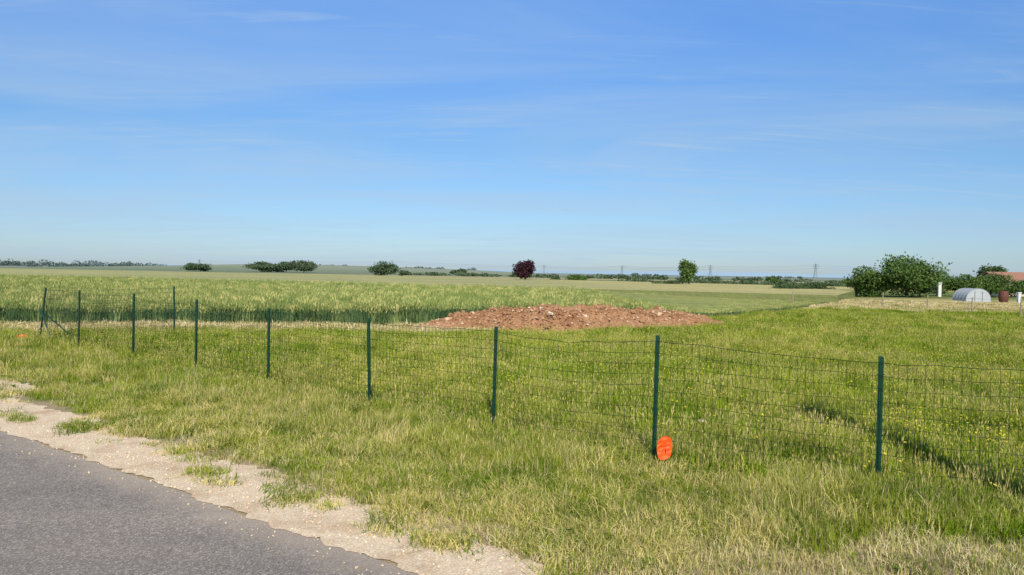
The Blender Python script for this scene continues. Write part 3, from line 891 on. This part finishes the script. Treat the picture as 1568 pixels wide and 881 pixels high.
PYL = [(246, 600, 12.5), (150, 560, 9.5), (340, 640, 12), (30, 700, 9), (-330, 780, 10), (-130, 800, 12.5), (-230, 790, 11), (95, 640, 9)]
for q in PYL: pylon(*q)
vs, fs = [], []
def line(a_, b_, z0, z1, off):
    prev = None
    for i_ in range(13):
        t_ = i_/12
        q = (a_[0]+(b_[0]-a_[0])*t_+off, a_[1]+(b_[1]-a_[1])*t_, z0+(z1-z0)*t_-2.2*4*t_*(1-t_)*0.6)
        if prev: prism(vs, fs, prev, q, 0.07, 3)
        prev = q
for (a_, b_) in ((3, 7), (7, 1), (1, 0), (0, 2), (5, 3), (6, 5), (4, 6)):
    for f_, off in ((.7, 2), (.84, -2), (.95, 0)):
        line(PYL[a_], PYL[b_], PYL[a_][2]*f_, PYL[b_][2]*f_, off)
mesh_obj('power_lines', vs, fs, [ST.m])

# ------------------------------------------------------------------ small buildings and objects, far right
sh = bpy.data.objects.new('tiled_roof_shed', None); link(sh)
PL = Mat('cream_render', 0.9); PL.color(PL.mix(PL.noise(PL.pos(), 2, 4), (0.5, 0.42, 0.32), (0.62, 0.54, 0.42)))
TI = Mat('clay_tiles', 0.85)
wv = TI.n('ShaderNodeTexWave'); TI.l(TI.pos(), wv.inputs[0]); wv.inputs['Scale'].default_value = 3.0; wv.bands_direction = 'X'
TI.color(TI.mix(wv.outputs['Fac'], (0.3, 0.14, 0.09), (0.44, 0.23, 0.15))); TI.bump(wv.outputs['Fac'], 0.6, 0.05)
DK = Mat('dark_opening', 0.6); DK.color((0.03, 0.03, 0.035))
x0, x1, y0, y1, e_, rz_ = 53.6, 61.5, 81, 85.5, 1.75, 2.6
vs = [(x0, y0, 0), (x1, y0, 0), (x1, y1, 0), (x0, y1, 0), (x0, y0, e_), (x1, y0, e_), (x1, y1, e_), (x0, y1, e_), (x0, (y0+y1)/2, rz_-0.08), (x1, (y0+y1)/2, rz_-0.08)]
fs = [(0, 1, 5, 4), (1, 2, 6, 9, 5), (2, 3, 7, 6), (3, 0, 4, 8, 7)]
mesh_obj('walls', vs, fs, [PL.m], parent=sh)
o_ = 0.25
vs, fs = [], []
for zz in (0, 0.09):
    vs += [(x0-o_, y0-o_, e_-0.1+zz), (x1+o_, y0-o_, e_-0.1+zz), (x1+o_, (y0+y1)/2, rz_+zz), (x0-o_, (y0+y1)/2, rz_+zz), (x1+o_, y1+o_, e_-0.1+zz), (x0-o_, y1+o_, e_-0.1+zz)]
fs = [(0, 1, 2, 3), (3, 2, 4, 5), (6, 9, 8, 7), (9, 11, 10, 8), (0, 6, 7, 1), (5, 4, 10, 11), (0, 3, 9, 6), (3, 5, 11, 9), (1, 7, 8, 2), (2, 8, 10, 4)]
mesh_obj('tiled_roof', vs, fs, [TI.m], parent=sh)
mesh_obj('door', [(57, y0-0.02, 0), (57.9, y0-0.02, 0), (57.9, y0-0.02, 1.6), (57, y0-0.02, 1.6)], [(0, 1, 2, 3)], [DK.m], parent=sh)
mesh_obj('window', [(59.2, y0-0.02, .8), (60, y0-0.02, .8), (60, y0-0.02, 1.4), (59.2, y0-0.02, 1.4)], [(0, 1, 2, 3)], [DK.m], parent=sh)

pt_ = bpy.data.objects.new('polytunnel', None); link(pt_)
FM = Mat('greenhouse_film', 0.5, 0.4); FM.color(FM.mix(FM.noise(FM.pos(), 3, 3), (0.30, 0.33, 0.34), (0.46, 0.49, 0.50)))
cx_, cy_, W2, Lh, Hh = 37.3, 60, 1.0, 0.9, 1.05
vs, fs = [], []
na_, nl = 15, 9
for j in range(nl):
    for i_ in range(na_):
        a_ = math.pi*i_/(na_-1)
        pinch = 1-0.02*(j % 2)
        vs.append((cx_+W2*math.cos(a_)*pinch, cy_-Lh+2*Lh*j/(nl-1), Hh*math.sin(a_)**0.8*pinch))
for j in range(nl-1):
    for i_ in range(na_-1):
        b = j*na_+i_; fs.append((b, b+1, b+na_+1, b+na_))
fs.append(tuple(range(na_))); fs.append(tuple((nl-1)*na_+i_ for i_ in range(na_)))
mesh_obj('film_skin', vs, fs, [FM.m], smooth=False, parent=pt_)
vs, fs = [], []
for j in (0, 2, 4, 6, 8):
    yy = cy_-Lh+2*Lh*j/(nl-1)
    for i_ in range(na_-1):
        a0, a1 = math.pi*i_/(na_-1), math.pi*(i_+1)/(na_-1)
        prism(vs, fs, (cx_+1.02*W2*math.cos(a0), yy, 1.02*Hh*math.sin(a0)**.8), (cx_+1.02*W2*math.cos(a1), yy, 1.02*Hh*math.sin(a1)**.8), 0.02, 5)
for sx_ in (-0.3, 0.3):
    prism(vs, fs, (cx_+sx_, cy_-Lh-0.02, 0), (cx_+sx_, cy_-Lh-0.02, 0.85), 0.02, 5)
mesh_obj('hoops', vs, fs, [ST.m], parent=pt_)

vs, fs = [], []
bx_, by_ = 39.9, 60
prof = [(0, .30), (.15, .34), (.45, .38), (.75, .34), (.9, .30), (.9, .27), (.87, .27)]
n_ = 18
for z_, r_ in prof:
    for i_ in range(n_): vs.append((bx_+r_*math.cos(2*math.pi*i_/n_), by_+r_*math.sin(2*math.pi*i_/n_), z_))
for k_ in range(len(prof)-1):
    for i_ in range(n_):
        j = (i_+1) % n_; fs.append((k_*n_+i_, k_*n_+j, (k_+1)*n_+j, (k_+1)*n_+i_))
fs.append(tuple((len(prof)-1)*n_+i_ for i_ in range(n_)))
BR = Mat('brown_plastic', 0.6); BR.color((0.13, 0.05, 0.035))
mesh_obj('rain_barrel', vs, fs, [BR.m])
WH = Mat('white_paint', 0.6); WH.color((0.62, 0.62, 0.60))
def wpost(X_, Y_, w, h):
    bm = bmesh.new(); bmesh.ops.create_cube(bm, size=1)
    for v in bm.verts: v.co = Vector((v.co.x*w+X_, v.co.y*w+Y_, (v.co.z+.5)*h))
    r2 = bmesh.ops.create_cube(bm, size=1)
    for v in r2['verts']: v.co = Vector((v.co.x*w*1.25+X_, v.co.y*w*1.25+Y_, v.co.z*0.08+h+0.042))
    bmesh.ops.bevel(bm, geom=list(bm.edges), offset=0.012, segments=1, affect='EDGES')
    me = bpy.data.meshes.new('gate_post'); bm.to_mesh(me); bm.free(); me.materials.append(WH.m)
    link(bpy.data.objects.new('gate_post', me))
wpost(41.3, 71.5, 0.30, 1.4); wpost(38.4, 56, 0.22, 0.8)

# ------------------------------------------------------------------ world, sun, camera
w = bpy.data.worlds.new('World'); scene.world = w; w.use_nodes = True
nt = w.node_tree; nt.nodes.clear()
out = nt.nodes.new('ShaderNodeOutputWorld'); bg = nt.nodes.new('ShaderNodeBackground')
sky = nt.nodes.new('ShaderNodeTexSky'); sky.sky_type = 'NISHITA'; sky.sun_disc = False
sky.sun_elevation = math.radians(SUN_EL)
sky.sun_rotation = math.atan2(SUN_DIR.x, SUN_DIR.y)
sky.air_density = 1.0; sky.dust_density = 0.4; sky.ozone_density = 2.5; sky.altitude = 0
bg.inputs['Strength'].default_value = 0.11
tc = nt.nodes.new('ShaderNodeTexCoord'); sp = nt.nodes.new('ShaderNodeSeparateXYZ')
nt.links.new(tc.outputs['Generated'], sp.inputs[0])
def wm(op, a, b):
    nd = nt.nodes.new('ShaderNodeMath'); nd.operation = op
    for i_, v in enumerate((a, b)):
        if isinstance(v, (int, float)): nd.inputs[i_].default_value = v
        else: nt.links.new(v, nd.inputs[i_])
    return nd.outputs[0]
zc = wm('ADD', wm('MAXIMUM', sp.outputs[2], 0.0), 0.10)
cb = nt.nodes.new('ShaderNodeCombineXYZ')
nt.links.new(wm('DIVIDE', sp.outputs[0], zc), cb.inputs[0]); nt.links.new(wm('DIVIDE', sp.outputs[1], zc), cb.inputs[1])
def cloud(scale, sc, rotz, lo, hi, amt, off, dist=0.6):
    mp = nt.nodes.new('ShaderNodeMapping'); nt.links.new(cb.outputs[0], mp.inputs[0])
    mp.inputs['Scale'].default_value = sc; mp.inputs['Rotation'].default_value = (0, 0, rotz); mp.inputs['Location'].default_value = off
    nz = nt.nodes.new('ShaderNodeTexNoise'); nt.links.new(mp.outputs[0], nz.inputs[0])
    nz.inputs['Scale'].default_value = scale; nz.inputs['Detail'].default_value = 8; nz.inputs['Roughness'].default_value = 0.6; nz.inputs['Distortion'].default_value = dist
    mr = nt.nodes.new('ShaderNodeMapRange'); mr.interpolation_type = 'SMOOTHSTEP'
    nt.links.new(nz.outputs['Fac'], mr.inputs[0]); mr.inputs[1].default_value = lo; mr.inputs[2].default_value = hi; mr.inputs[4].default_value = amt
    return mr.outputs[0]
rp = nt.nodes.new('ShaderNodeValToRGB'); els = rp.color_ramp.elements
stops = [(0.0, (0.60, 0.76, 1.06)), (0.06, (0.61, 0.78, 1.03)), (0.17, (0.64, 0.87, 1.10)), (0.34, (0.76, 1.12, 1.56)), (1.0, (0.76, 1.05, 1.5))]
while len(els) < len(stops): els.new(0.5)
for e2, (p2, c2) in zip(els, stops): e2.position = p2; e2.color = (*[v/2 for v in c2], 1)
nt.links.new(sp.outputs[2], rp.inputs[0])
ml = nt.nodes.new('ShaderNodeMix'); ml.data_type = 'RGBA'; ml.blend_type = 'MULTIPLY'; ml.inputs[0].default_value = 1.0
nt.links.new(sky.outputs[0], ml.inputs[6]); nt.links.new(rp.outputs[0], ml.inputs[7])
m2 = nt.nodes.new('ShaderNodeVectorMath'); m2.operation = 'SCALE'; m2.inputs['Scale'].default_value = 2.0
nt.links.new(ml.outputs[2], m2.inputs[0])
c1 = cloud(0.8, (0.45, 1.0, 1), 0.45, 0.36, 0.75, 0.58, (1.3, 0.4, 0))
c2 = cloud(2.4, (0.35, 2.4, 1), 0.55, 0.53, 0.80, 0.50, (4.1, 2.0, 0), 1.0)
cm = wm('ADD', c1, c2)
mx = nt.nodes.new('ShaderNodeMix'); mx.data_type = 'RGBA'
nt.links.new(cm, mx.inputs[0]); nt.links.new(m2.outputs[0], mx.inputs[6]); mx.inputs[7].default_value = (4.0, 5.4, 7.0, 1)
nt.links.new(mx.outputs[2], bg.inputs[0]); nt.links.new(bg.outputs[0], out.inputs[0])

sl = bpy.data.lights.new('sun', 'SUN'); sl.energy = 4.9; sl.angle = math.radians(0.5); sl.color = (1.0, 0.93, 0.80)
so = bpy.data.objects.new('sun', sl); link(so)
el = math.radians(SUN_EL)
todir = Vector((SUN_DIR.x*math.cos(el), SUN_DIR.y*math.cos(el), math.sin(el)))
so.rotation_euler = todir.to_track_quat('Z', 'Y').to_euler(); so.location = (10, -20, 30)

cam = bpy.data.cameras.new('camera'); cam.lens = 26.0; cam.sensor_width = 36; cam.clip_start = 0.05; cam.clip_end = 12000
co = bpy.data.objects.new('camera', cam); link(co)
co.matrix_world = Matrix.Translation((0, 0, 1.8)) @ Matrix.Rotation(math.radians(90-1.19), 4, 'X') @ Matrix.Rotation(math.radians(0.9), 4, 'Z')
scene.camera = co
